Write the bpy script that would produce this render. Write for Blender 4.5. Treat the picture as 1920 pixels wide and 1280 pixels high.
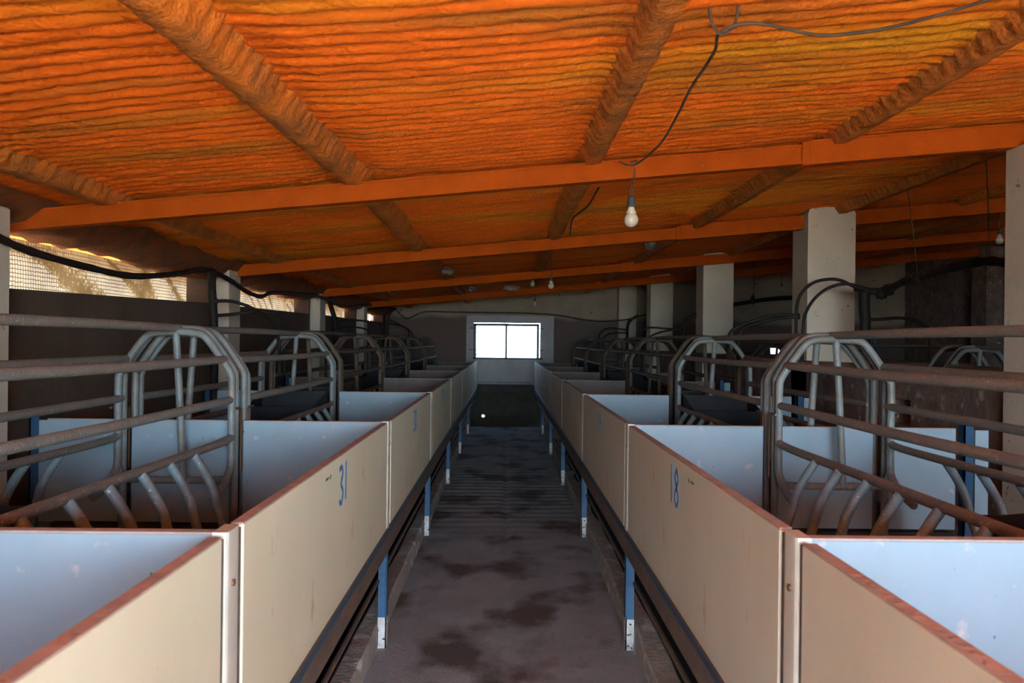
import bpy, math, random
import numpy as np
from mathutils import Matrix, Vector

random.seed(7)
rng = np.random.default_rng(7)
scene = bpy.context.scene
for o in list(bpy.data.objects):
    bpy.data.objects.remove(o)
C = scene.collection

# ------------------------------------------------------------------ camera
H = 1.61                       # camera height
FPX = 1470.0
cam_d = bpy.data.cameras.new('camera')
cam = bpy.data.objects.new('camera', cam_d)
C.objects.link(cam)
cam_d.sensor_width = 36.0
cam_d.lens = FPX / 1920 * 36.0
cam_d.clip_start = 0.05
cam_d.clip_end = 300
yaw = math.atan(13 / FPX)
roll = 0.012
F = Vector((math.sin(yaw), math.cos(yaw), 0))
Rw = Vector((math.cos(yaw), -math.sin(yaw), 0))
Uw = Vector((0, 0, 1))
Rc = Rw * math.cos(roll) + Uw * math.sin(roll)
Uc = Uw * math.cos(roll) - Rw * math.sin(roll)
M3 = Matrix((Rc, Uc, -F)).transposed()
cam.matrix_world = Matrix.Translation((0, 0, H)) @ M3.to_4x4()
cam_d.dof.use_dof = True
cam_d.dof.focus_distance = 5.0
cam_d.dof.aperture_fstop = 6.0
scene.camera = cam

# ------------------------------------------------------------------ light
scene.view_settings.view_transform = 'Standard'
scene.view_settings.look = 'None'
scene.view_settings.gamma = 1.0
scene.view_settings.use_curve_mapping = False
scene.view_settings.exposure = 0.85

W = bpy.data.worlds.new('World')
scene.world = W
W.use_nodes = True
wn = W.node_tree.nodes
wl = W.node_tree.links
bg = wn['Background']
tc = wn.new('ShaderNodeTexCoord')
sx = wn.new('ShaderNodeSeparateXYZ')
cr = wn.new('ShaderNodeValToRGB')
cr.color_ramp.elements[0].position = 0.0
cr.color_ramp.elements[0].color = (0.68, 0.87, 1.0, 1)
cr.color_ramp.elements[1].position = 0.6
cr.color_ramp.elements[1].color = (0.36, 0.58, 1.0, 1)
wl.new(tc.outputs['Generated'], sx.inputs[0])
wl.new(sx.outputs['Z'], cr.inputs[0])
wl.new(cr.outputs[0], bg.inputs['Color'])
bg.inputs['Strength'].default_value = 28.0

sun_d = bpy.data.lights.new('sun', 'SUN')
sun_d.energy = 250.0
sun_d.angle = 0.01
sun_d.color = (1.0, 0.90, 0.76)
sun = bpy.data.objects.new('sun', sun_d)
C.objects.link(sun)
sun.rotation_euler = Vector((0.38, 0.75, -0.52)).to_track_quat('-Z', 'Y').to_euler()


def portal(name, loc, target, w, h):
    d = bpy.data.lights.new(name, 'AREA')
    d.shape = 'RECTANGLE'
    d.size = w
    d.size_y = h
    d.cycles.is_portal = True
    o = bpy.data.objects.new(name, d)
    C.objects.link(o)
    o.location = loc
    o.rotation_euler = (Vector(target)).to_track_quat('-Z', 'Z').to_euler()
    return o


YB = -3.4         # back wall, unseen behind the camera, placed to shape the light
YE = 17.4         # end wall
XL = -2.64        # left wall inner face
XR = 8.9          # right wall
DOOR = (-0.75, 3.0, 2.3)  # unseen doorway behind the camera, sized to shape the light
WIN = (-0.70, 0.78, 1.21, 2.02)
WIN2 = (5.87, 6.42, 1.36, 1.55)
portal('portal_door', ((DOOR[0] + DOOR[1]) / 2, YB - 0.21, DOOR[2] / 2), (0, 1, 0), DOOR[1] - DOOR[0], DOOR[2])
portal('portal_window', (0.04, YE + 0.24, 1.61), (0, -1, 0), 1.5, 0.83)

# ------------------------------------------------------------------ materials
MATS = {}


def mat(name, base, rough=0.7, col2=None, scale=6.0, amount=(0.35, 0.65), bump=0.0, bscale=40.0,
        metal=0.0, spec=0.4, stretch=(1, 1, 1), spots=None, spot_scale=30.0, spot_pos=(0.62, 0.68), detail=6.0,
        blotch=None, blotch_scale=1.2, blotch_pos=(0.5, 0.62)):
    m = bpy.data.materials.new(name)
    m.use_nodes = True
    nt = m.node_tree
    n, l = nt.nodes, nt.links
    b = n['Principled BSDF']
    b.inputs['Roughness'].default_value = rough
    b.inputs['Metallic'].default_value = metal
    b.inputs['Specular IOR Level'].default_value = spec
    t = n.new('ShaderNodeTexCoord')
    mp = n.new('ShaderNodeMapping')
    mp.inputs['Scale'].default_value = stretch
    l.new(t.outputs['Object'], mp.inputs[0])
    cur = None
    if col2 is not None:
        nz = n.new('ShaderNodeTexNoise')
        nz.inputs['Scale'].default_value = scale
        nz.inputs['Detail'].default_value = detail
        nz.inputs['Roughness'].default_value = 0.6
        l.new(mp.outputs[0], nz.inputs['Vector'])
        r = n.new('ShaderNodeValToRGB')
        r.color_ramp.elements[0].position = amount[0]
        r.color_ramp.elements[1].position = amount[1]
        r.color_ramp.elements[0].color = (*base, 1)
        r.color_ramp.elements[1].color = (*col2, 1)
        l.new(nz.outputs['Fac'], r.inputs[0])
        cur = r.outputs[0]
    else:
        rgb = n.new('ShaderNodeRGB')
        rgb.outputs[0].default_value = (*base, 1)
        cur = rgb.outputs[0]
    for (c3, sc, pos) in ((blotch, blotch_scale, blotch_pos), (spots, spot_scale, spot_pos)):
        if c3 is None:
            continue
        nz = n.new('ShaderNodeTexNoise')
        nz.inputs['Scale'].default_value = sc
        nz.inputs['Detail'].default_value = 4.0
        l.new(mp.outputs[0], nz.inputs['Vector'])
        mr = n.new('ShaderNodeMapRange')
        mr.inputs['From Min'].default_value = pos[0]
        mr.inputs['From Max'].default_value = pos[1]
        l.new(nz.outputs['Fac'], mr.inputs['Value'])
        mx = n.new('ShaderNodeMix')
        mx.data_type = 'RGBA'
        l.new(mr.outputs[0], mx.inputs[0])
        l.new(cur, mx.inputs[6])
        mx.inputs[7].default_value = (*c3, 1)
        cur = mx.outputs[2]
    l.new(cur, b.inputs['Base Color'])
    if bump > 0:
        nz = n.new('ShaderNodeTexNoise')
        nz.inputs['Scale'].default_value = bscale
        nz.inputs['Detail'].default_value = 5.0
        l.new(t.outputs['Object'], nz.inputs['Vector'])
        bp = n.new('ShaderNodeBump')
        bp.inputs['Strength'].default_value = bump
        bp.inputs['Distance'].default_value = 0.01
        l.new(nz.outputs['Fac'], bp.inputs['Height'])
        l.new(bp.outputs[0], b.inputs['Normal'])
    MATS[name] = m
    return m


mat('foam', (0.92, 0.17, 0.008), 0.75, (0.80, 0.31, 0.012), 0.7, (0.50, 0.68), bump=0.9, bscale=55,
    stretch=(0.45, 2.2, 1), spots=(0.30, 0.22, 0.14), spot_scale=14, spot_pos=(0.72, 0.80), spec=0.3,
    blotch=(0.50, 0.15, 0.014), blotch_scale=1.6, blotch_pos=(0.52, 0.70))
mat('foam_rib', (0.74, 0.21, 0.025), 0.8, (0.40, 0.145, 0.035), 5, (0.4, 0.65), bump=0.9, bscale=60, spec=0.25)
mat('foam_dark', (0.26, 0.07, 0.014), 0.85, (0.16, 0.06, 0.02), 9, (0.4, 0.6), bump=1.0, bscale=70)
mat('beam_paint', (0.46, 0.085, 0.006), 0.85, (0.38, 0.068, 0.005), 8, bump=0.25, bscale=90, spec=0.1,
    spots=(0.36, 0.15, 0.06), spot_scale=25, spot_pos=(0.68, 0.74))
mat('plaster', (0.44, 0.36, 0.26), 0.9, (0.33, 0.265, 0.20), 2.0, (0.35, 0.7), bump=0.35, bscale=25,
    spots=(0.16, 0.12, 0.09), spot_scale=9, spot_pos=(0.66, 0.72))
mat('plaster_end', (0.42, 0.36, 0.26), 0.9, (0.33, 0.275, 0.20), 2.0, (0.35, 0.7), bump=0.35, bscale=25,
    spots=(0.16, 0.12, 0.09), spot_scale=9, spot_pos=(0.68, 0.74))
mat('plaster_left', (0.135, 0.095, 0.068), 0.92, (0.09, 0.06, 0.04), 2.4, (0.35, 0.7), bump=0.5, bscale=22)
mat('whitewash', (0.70, 0.63, 0.49), 0.85, (0.60, 0.53, 0.41), 2.2, (0.35, 0.7), bump=0.25, bscale=30,
    spots=(0.25, 0.2, 0.15), spot_scale=18, spot_pos=(0.69, 0.73))
mat('surround', (0.55, 0.54, 0.55), 0.85, (0.46, 0.44, 0.44), 3.0, bump=0.2, bscale=30)
mat('low_wall', (0.26, 0.19, 0.15), 0.95, (0.15, 0.10, 0.08), 5, (0.35, 0.65), bump=0.7, bscale=30,
    spots=(0.42, 0.36, 0.31), spot_scale=12, spot_pos=(0.60, 0.70))
mat('concrete', (0.37, 0.38, 0.385), 0.85, (0.30, 0.30, 0.30), 3.5, (0.35, 0.65), bump=0.4, bscale=60,
    spots=(0.50, 0.48, 0.45), spot_scale=120, spot_pos=(0.765, 0.78),
    blotch=(0.13, 0.11, 0.10), blotch_scale=2.1, blotch_pos=(0.50, 0.62), stretch=(1.0, 0.8, 1), spec=0.15)
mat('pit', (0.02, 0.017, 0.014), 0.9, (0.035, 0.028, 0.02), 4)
mat('low_shaded', (0.075, 0.07, 0.055), 0.95, (0.05, 0.047, 0.038), 5, bump=0.3)  # end wall base, its shade put into a darker colour
mat('curb', (0.44, 0.40, 0.35), 0.9, (0.30, 0.26, 0.22), 7, bump=0.5, bscale=40,
    spots=(0.70, 0.67, 0.60), spot_scale=7, spot_pos=(0.56, 0.68))
mat('panel_cream', (0.80, 0.79, 0.59), 0.45, (0.75, 0.72, 0.53), 1.6, (0.35, 0.7), bump=0.05, bscale=60,
    stretch=(1, 1.5, 0.7), blotch=(0.60, 0.43, 0.25), blotch_scale=5, blotch_pos=(0.66, 0.76),
    spots=(0.30, 0.22, 0.16), spot_scale=38, spot_pos=(0.74, 0.77))
mat('panel_tan', (0.68, 0.66, 0.54), 0.45, (0.63, 0.58, 0.47), 1.6, (0.35, 0.7), bump=0.05, bscale=60,
    stretch=(1, 1.5, 0.7), blotch=(0.52, 0.36, 0.22), blotch_scale=5, blotch_pos=(0.66, 0.76),
    spots=(0.26, 0.18, 0.13), spot_scale=38, spot_pos=(0.74, 0.77))
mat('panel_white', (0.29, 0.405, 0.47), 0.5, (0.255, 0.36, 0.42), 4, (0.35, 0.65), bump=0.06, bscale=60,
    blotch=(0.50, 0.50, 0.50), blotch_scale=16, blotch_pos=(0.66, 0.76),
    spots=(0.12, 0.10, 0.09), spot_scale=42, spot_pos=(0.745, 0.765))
mat('edge_brown', (0.46, 0.38, 0.34), 0.85, (0.36, 0.295, 0.26), 14, bump=0.3, bscale=60,
    spots=(0.55, 0.50, 0.47), spot_scale=11, spot_pos=(0.70, 0.74))
mat('pvc_white', (0.68, 0.68, 0.60), 0.4, (0.56, 0.55, 0.48), 6, spots=(0.35, 0.22, 0.12), spot_scale=14,
    spot_pos=(0.70, 0.76))
mat('rubber_dark', (0.08, 0.07, 0.06), 0.8, (0.16, 0.14, 0.12), 20)
mat('galv', (0.23, 0.265, 0.265), 0.5, (0.18, 0.185, 0.165), 7, (0.4, 0.62), bump=0.35, bscale=110, metal=0.15,
    spots=(0.27, 0.20, 0.13), spot_scale=9, spot_pos=(0.58, 0.72))
mat('galv_clean', (0.24, 0.35, 0.38), 0.45, (0.19, 0.22, 0.23), 9, (0.4, 0.62), bump=0.3, bscale=120, metal=0.0,
    spots=(0.60, 0.60, 0.58), spot_scale=60, spot_pos=(0.66, 0.7))
mat('rail_dusty', (0.25, 0.225, 0.195), 0.8, (0.21, 0.20, 0.175), 6, (0.4, 0.62), bump=0.5, bscale=120, metal=0.05,
    spots=(0.50, 0.45, 0.40), spot_scale=80, spot_pos=(0.64, 0.7))
mat('galv_rusty_dim', (0.13, 0.10, 0.07), 0.7, (0.09, 0.06, 0.04), 7, (0.4, 0.62), bump=0.35, bscale=110)  # rust brown, darkened so the dim far bays are in the colour
mat('rust_rail', (0.16, 0.115, 0.09), 0.6, (0.10, 0.085, 0.075), 8, bump=0.3, bscale=50,
    spots=(0.22, 0.12, 0.06), spot_scale=12, spot_pos=(0.6, 0.7))
mat('blue_paint', (0.022, 0.090, 0.185), 0.6, (0.018, 0.07, 0.15), 6, bump=0.2, bscale=60,
    spots=(0.05, 0.05, 0.06), spot_scale=35, spot_pos=(0.62, 0.66))
mat('blue_mark', (0.06, 0.21, 0.42), 0.6)
mat('pencil', (0.12, 0.10, 0.10), 0.8)
mat('white_foot', (0.62, 0.62, 0.60), 0.7, (0.40, 0.38, 0.35), 14, bump=0.4, bscale=60,
    spots=(0.06, 0.05, 0.05), spot_scale=40, spot_pos=(0.60, 0.64))
mat('steel_dark', (0.022, 0.024, 0.028), 0.7, (0.012, 0.012, 0.014), 6)
mat('panel_dim', (0.20, 0.165, 0.145), 0.8, (0.15, 0.12, 0.105), 4, bump=0.1)  # brown copy of the white boards with the dim far light painted in
mat('slat', (0.035, 0.03, 0.027), 0.7, (0.07, 0.05, 0.04), 6)
mat('hose', (0.012, 0.010, 0.010), 0.6, (0.028, 0.02, 0.016), 12, bump=0.2, bscale=60, spec=0.2)
mat('wire', (0.055, 0.045, 0.035), 0.8, (0.13, 0.085, 0.055), 12)
mat('socket', (0.07, 0.075, 0.08), 0.5)
mat('bulb_glass', (0.72, 0.66, 0.52), 0.12, (0.62, 0.55, 0.42), 12, spec=0.7)
mat('frame_dark', (0.05, 0.07, 0.09), 0.5, (0.10, 0.11, 0.12), 10)
mat('ground', (0.07, 0.058, 0.042), 0.95, (0.055, 0.045, 0.033), 0.6)
mat('foil', (0.62, 0.60, 0.55), 0.35, (0.40, 0.36, 0.30), 30, metal=0.6, bump=1.0, bscale=60)
mat('screw', (0.22, 0.13, 0.08), 0.5, metal=0.6)

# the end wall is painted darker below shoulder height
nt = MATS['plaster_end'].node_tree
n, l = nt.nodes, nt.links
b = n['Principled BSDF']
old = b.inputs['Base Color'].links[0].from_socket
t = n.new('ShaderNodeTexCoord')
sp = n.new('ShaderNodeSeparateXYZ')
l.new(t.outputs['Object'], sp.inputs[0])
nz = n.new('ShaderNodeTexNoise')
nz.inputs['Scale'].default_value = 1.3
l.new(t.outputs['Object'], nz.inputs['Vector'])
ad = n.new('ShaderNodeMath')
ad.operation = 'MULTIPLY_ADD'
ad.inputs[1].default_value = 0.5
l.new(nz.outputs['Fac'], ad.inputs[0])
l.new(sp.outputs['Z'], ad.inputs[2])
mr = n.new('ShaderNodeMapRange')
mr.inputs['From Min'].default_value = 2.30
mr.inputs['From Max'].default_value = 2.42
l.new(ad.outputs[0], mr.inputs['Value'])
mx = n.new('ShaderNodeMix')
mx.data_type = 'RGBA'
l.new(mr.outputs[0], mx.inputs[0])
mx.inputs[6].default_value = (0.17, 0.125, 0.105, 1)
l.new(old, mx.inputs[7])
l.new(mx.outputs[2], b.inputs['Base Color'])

# shade netting: woven cloth with a fine cell pattern
m = bpy.data.materials.new('netting')
m.use_nodes = True
n, l = m.node_tree.nodes, m.node_tree.links
n.remove(n['Principled BSDF'])
out = n['Material Output']
t = n.new('ShaderNodeTexCoord')
vo = n.new('ShaderNodeTexVoronoi')
vo.inputs['Scale'].default_value = 38
vo.inputs['Randomness'].default_value = 0.15
vo.feature = 'DISTANCE_TO_EDGE'
l.new(t.outputs['Object'], vo.inputs['Vector'])
gt = n.new('ShaderNodeMath')
gt.operation = 'GREATER_THAN'
gt.inputs[1].default_value = 0.16
l.new(vo.outputs['Distance'], gt.inputs[0])
nz = n.new('ShaderNodeTexNoise')
nz.inputs['Scale'].default_value = 2.6
nz.inputs['Detail'].default_value = 4
l.new(t.outputs['Object'], nz.inputs['Vector'])
rp = n.new('ShaderNodeValToRGB')
rp.color_ramp.elements[0].position = 0.40
rp.color_ramp.elements[1].position = 0.62
rp.color_ramp.elements[0].color = (0.135, 0.105, 0.058, 1)
rp.color_ramp.elements[1].color = (0.085, 0.060, 0.030, 1)
l.new(nz.outputs['Fac'], rp.inputs[0])
tr = n.new('ShaderNodeBsdfTranslucent')
df = n.new('ShaderNodeBsdfDiffuse')
thr = n.new('ShaderNodeMix')
thr.data_type = 'RGBA'
thr.blend_type = 'MULTIPLY'
thr.inputs[0].default_value = 1.0
rg = n.new('ShaderNodeValToRGB')
rg.color_ramp.elements[0].position = 0.06
rg.color_ramp.elements[1].position = 0.16
rg.color_ramp.elements[0].color = (0.42, 0.34, 0.26, 1)
rg.color_ramp.elements[1].color = (1, 1, 1, 1)
l.new(vo.outputs['Distance'], rg.inputs[0])
l.new(rp.outputs[0], thr.inputs[6])
l.new(rg.outputs[0], thr.inputs[7])
l.new(thr.outputs[2], tr.inputs[0])
l.new(thr.outputs[2], df.inputs[0])
ms = n.new('ShaderNodeMixShader')
ms.inputs[0].default_value = 0.4
l.new(tr.outputs[0], ms.inputs[1])
l.new(df.outputs[0], ms.inputs[2])
tp = n.new('ShaderNodeBsdfTransparent')
mm = n.new('ShaderNodeMath')
mm.operation = 'MULTIPLY'
mm.inputs[1].default_value = 0.008
l.new(gt.outputs[0], mm.inputs[0])
ms2 = n.new('ShaderNodeMixShader')
l.new(mm.outputs[0], ms2.inputs[0])
l.new(ms.outputs[0], ms2.inputs[1])
l.new(tp.outputs[0], ms2.inputs[2])
l.new(ms2.outputs[0], out.inputs[0])
MATS['netting'] = m

# window glass: thin clear pane with a faint dirty film
m = bpy.data.materials.new('pane_glass')
m.use_nodes = True
n, l = m.node_tree.nodes, m.node_tree.links
n.remove(n['Principled BSDF'])
out = n['Material Output']
t = n.new('ShaderNodeTexCoord')
nz = n.new('ShaderNodeTexNoise')
nz.inputs['Scale'].default_value = 5
nz.inputs['Detail'].default_value = 5
l.new(t.outputs['Object'], nz.inputs['Vector'])
rp = n.new('ShaderNodeValToRGB')
rp.color_ramp.elements[0].position = 0.60
rp.color_ramp.elements[1].position = 0.72
rp.color_ramp.elements[0].color = (0.30, 0.315, 0.33, 1)
rp.color_ramp.elements[1].color = (0.03, 0.02, 0.012, 1)
l.new(nz.outputs['Fac'], rp.inputs[0])
tp = n.new('ShaderNodeBsdfTransparent')
l.new(rp.outputs[0], tp.inputs[0])
gl = n.new('ShaderNodeBsdfGlossy')
gl.inputs['Roughness'].default_value = 0.05
ms = n.new('ShaderNodeMixShader')
ms.inputs[0].default_value = 0.05
l.new(tp.outputs[0], ms.inputs[1])
l.new(gl.outputs[0], ms.inputs[2])
l.new(ms.outputs[0], out.inputs[0])
MATS['pane_glass'] = m


# ------------------------------------------------------------------ mesh helpers
class MB:
    def __init__(self):
        self.v = []
        self.f = []
        self.s = []

    def add(self, vs, fs, smooth=False):
        k = len(self.v)
        self.v += [tuple(p) for p in vs]
        self.f += [tuple(i + k for i in q) for q in fs]
        self.s += [smooth] * len(fs)

    def box(self, x0, x1, y0, y1, z0, z1, b=0.0):
        if x1 < x0: x0, x1 = x1, x0
        if y1 < y0: y0, y1 = y1, y0
        if z1 < z0: z0, z1 = z1, z0
        if b <= 0:
            vs = [(x0, y0, z0), (x1, y0, z0), (x1, y1, z0), (x0, y1, z0),
                  (x0, y0, z1), (x1, y0, z1), (x1, y1, z1), (x0, y1, z1)]
            fs = [(0, 3, 2, 1), (4, 5, 6, 7), (0, 1, 5, 4), (1, 2, 6, 5), (2, 3, 7, 6), (3, 0, 4, 7)]
            self.add(vs, fs)
            return
        b = min(b, (x1 - x0) * .45, (y1 - y0) * .45, (z1 - z0) * .45)
        vs = []
        idx = {}
        for i, (xo, xi) in enumerate(((x0, x0 + b), (x1, x1 - b))):
            for j, (yo, yi) in enumerate(((y0, y0 + b), (y1, y1 - b))):
                for k, (zo, zi) in enumerate(((z0, z0 + b), (z1, z1 - b))):
                    for a, p in enumerate(((xo, yi, zi), (xi, yo, zi), (xi, yi, zo))):
                        idx[(i, j, k, a)] = len(vs)
                        vs.append(p)
        fs = []
        g = idx
        for i in (0, 1):
            q = [g[(i, 0, 0, 0)], g[(i, 1, 0, 0)], g[(i, 1, 1, 0)], g[(i, 0, 1, 0)]]
            fs.append(q if i else q[::-1])
            q = [g[(0, i, 0, 1)], g[(1, i, 0, 1)], g[(1, i, 1, 1)], g[(0, i, 1, 1)]]
            fs.append(q[::-1] if i else q)
            q = [g[(0, 0, i, 2)], g[(1, 0, i, 2)], g[(1, 1, i, 2)], g[(0, 1, i, 2)]]
            fs.append(q if i else q[::-1])
        for i in (0, 1):
            for j in (0, 1):
                fs.append([g[(i, j, 0, 0)], g[(i, j, 1, 0)], g[(i, j, 1, 1)], g[(i, j, 0, 1)]])
                fs.append([g[(i, 0, j, 0)], g[(i, 1, j, 0)], g[(i, 1, j, 2)], g[(i, 0, j, 2)]])
                fs.append([g[(0, i, j, 1)], g[(1, i, j, 1)], g[(1, i, j, 2)], g[(0, i, j, 2)]])
        for i in (0, 1):
            for j in (0, 1):
                for k in (0, 1):
                    fs.append([g[(i, j, k, 0)], g[(i, j, k, 1)], g[(i, j, k, 2)]])
        self.add(vs, fs)

    def tube(self, pts, r, n=10, sub=0, rr=None):
        P = [Vector(p) for p in pts]
        if sub:
            Q = []
            Rr = []
            for i in range(len(P) - 1):
                a = P[max(i - 1, 0)]
                b = P[i]
                c = P[i + 1]
                d = P[min(i + 2, len(P) - 1)]
                for s in range(sub):
                    u = s / sub
                    Q.append(0.5 * ((2 * b) + (c - a) * u + (2 * a - 5 * b + 4 * c - d) * u * u
                                    + (3 * b - a - 3 * c + d) * u ** 3))
            Q.append(P[-1])
            P = Q
        m = len(P)
        T = []
        for i in range(m):
            d = P[min(i + 1, m - 1)] - P[max(i - 1, 0)]
            T.append(d.normalized() if d.length > 1e-9 else Vector((0, 0, 1)))
        up = Vector((0, 0, 1)) if abs(T[0].z) < 0.9 else Vector((1, 0, 0))
        N = (up - T[0] * up.dot(T[0])).normalized()
        vs = []
        for i in range(m):
            N = (N - T[i] * N.dot(T[i]))
            N.normalize()
            B = T[i].cross(N)
            rad = r if rr is None else r * rr(i / (m - 1))
            for k in range(n):
                a = 2 * math.pi * k / n
                vs.append(P[i] + (N * math.cos(a) + B * math.sin(a)) * rad)
        fs = []
        for i in range(m - 1):
            for k in range(n):
                k2 = (k + 1) % n
                fs.append((i * n + k, i * n + k2, (i + 1) * n + k2, (i + 1) * n + k))
        self.add(vs, fs, True)
        self.add(vs[:n], [tuple(range(n))[::-1]])
        self.add(vs[-n:], [tuple(range(n))])

    def lathe(self, prof, c, n=16):
        vs = []
        for (r, z) in prof:
            for k in range(n):
                a = 2 * math.pi * k / n
                vs.append((c[0] + r * math.cos(a), c[1] + r * math.sin(a), c[2] + z))
        fs = []
        for i in range(len(prof) - 1):
            for k in range(n):
                k2 = (k + 1) % n
                fs.append((i * n + k, i * n + k2, (i + 1) * n + k2, (i + 1) * n + k))
        self.add(vs, fs, True)

    def prism(self, poly, z0, z1, axis='y'):
        """polygon in the x-z plane extruded along y from z0 to z1 (or x-y plane along z)"""
        k = len(poly)
        if axis == 'y':
            vs = [(a, z0, b) for a, b in poly] + [(a, z1, b) for a, b in poly]
        elif axis == 'x':
            vs = [(z0, a, b) for a, b in poly] + [(z1, a, b) for a, b in poly]
        else:
            vs = [(a, b, z0) for a, b in poly] + [(a, b, z1) for a, b in poly]
        fs = [tuple(range(k))[::-1], tuple(range(k, 2 * k))]
        for i in range(k):
            j = (i + 1) % k
            fs.append((i, j, j + k, i + k))
        self.add(vs, fs)

    def build(self, name, material, parent=None, recalc=True):
        me = bpy.data.meshes.new(name)
        me.from_pydata(self.v, [], self.f)
        me.polygons.foreach_set('use_smooth', self.s)
        me.materials.append(MATS[material])
        me.update()
        if recalc:
            import bmesh
            bm = bmesh.new()
            bm.from_mesh(me)
            bmesh.ops.recalc_face_normals(bm, faces=bm.faces)
            bm.to_mesh(me)
            bm.free()
        o = bpy.data.objects.new(name, me)
        C.objects.link(o)
        if parent:
            o.parent = parent
        return o


def tag(o, label, cat, group=None):
    o['label'] = label
    o['category'] = cat
    if group:
        o['group'] = group
    return o


def empty(name, loc, label, cat, group=None):
    o = bpy.data.objects.new(name, None)
    C.objects.link(o)
    o.location = loc
    o.empty_display_size = 0.1
    return tag(o, label, cat, group)


def struct(o, label=None):
    o['kind'] = 'structure'
    if label:
        o['label'] = label
    return o


def copy_tree(o, parent=None):
    c = o.copy()
    C.objects.link(c)
    c.parent = parent
    for ch in [k for k in list(C.objects) if k.parent == o]:
        copy_tree(ch, c)
    return c


def vnoise(x, y, seed=0):
    """vectorised smooth value noise"""
    xi = np.floor(x).astype(np.int64)
    yi = np.floor(y).astype(np.int64)
    fx = x - xi
    fy = y - yi
    fx = fx * fx * (3 - 2 * fx)
    fy = fy * fy * (3 - 2 * fy)

    def h(a, b):
        k = (a * 374761393 + b * 668265263 + seed * 1442695041) & 0x7fffffff
        k = ((k ^ (k >> 13)) * 1274126177) & 0x7fffffff
        return ((k ^ (k >> 16)) & 0xffff) / 65535.0
    a = h(xi, yi) * (1 - fx) + h(xi + 1, yi) * fx
    b = h(xi, yi + 1) * (1 - fx) + h(xi + 1, yi + 1) * fx
    return a * (1 - fy) + b * fy


def grid_mesh(name, X, Y, Z, material, smooth=True, parent=None):
    r, c = X.shape
    co = np.stack([X, Y, Z], -1).reshape(-1, 3).astype(np.float32)
    i = np.arange((r - 1) * (c - 1))
    a = (i // (c - 1)) * c + i % (c - 1)
    q = np.stack([a, a + 1, a + c + 1, a + c], -1).reshape(-1).astype(np.int32)
    me = bpy.data.meshes.new(name)
    me.vertices.add(len(co))
    me.vertices.foreach_set('co', co.ravel())
    nf = len(i)
    me.loops.add(nf * 4)
    me.loops.foreach_set('vertex_index', q)
    me.polygons.add(nf)
    me.polygons.foreach_set('loop_start', np.arange(nf, dtype=np.int32) * 4)
    me.polygons.foreach_set('use_smooth', np.full(nf, smooth))
    me.update(calc_edges=True)
    me.validate()
    me.materials.append(MATS[material])
    o = bpy.data.objects.new(name, me)
    C.objects.link(o)
    if parent:
        o.parent = parent
    return o


SL = 0.098                          # roof slope across the building
RIBS = [-2.13, -0.83, 0.463, 1.80, 3.10, 4.30, 5.55, 6.80, 8.05]
BEAMS = [-1.6, 4.25, 7.36, 10.75, 14.2]


def sheet_z(x):
    return H + 1.0 + SL * x


# ------------------------------------------------------------------ ceiling (corrugated, foam coated)
ys = np.concatenate([np.arange(YB - 0.2, 0.8, 0.02), np.arange(0.8, 8.0, 0.01), np.arange(8.0, YE + 0.21, 0.02)])
xs = np.arange(-3.7, XR + 0.22, 0.05)
X, Y = np.meshgrid(xs, ys)
wob = (vnoise(X * 0.9, Y * 0.5, 3) - 0.5) * 0.05 + (vnoise(X * 4, Y * 2, 5) - 0.5) * 0.014
ph = (Y + wob) / 0.083
hump = np.abs(np.sin(np.pi * ph)) ** 0.65
near_rib = np.zeros_like(X)
for rx in RIBS:
    near_rib = np.maximum(near_rib, np.exp(-((X - rx) / 0.13) ** 2))
hump = hump * (1 - 0.75 * near_rib)
amp = 0.020 + 0.012 * vnoise(X * 1.1, Y * 1.4, 9)
Z = sheet_z(X) - amp * hump
Z -= 0.010 * (vnoise(X * 14, Y * 30, 11) - 0.5) + 0.02 * (vnoise(X * 1.6, Y * 1.6, 12) - 0.5)
for rx in RIBS[:1] + RIBS[2:]:      # foam builds up against the purlins
    d = np.abs(X - rx)
    Z -= 0.035 * np.exp(-(d / 0.09) ** 2) 
Z = Z.astype(float)
ceil = struct(grid_mesh('ceiling', X, Y, Z, 'foam'))
roof = MB()
for (x0, x1) in ((-3.7, 9.1),):
    roof.prism([(x0, sheet_z(x0) + 0.05), (x1, sheet_z(x1) + 0.05), (x1, sheet_z(x1) + 0.10), (x0, sheet_z(x0) + 0.10)],
               YB - 0.2, YE + 0.2)
struct(roof.build('ceiling.001', 'foam_dark'))

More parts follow.
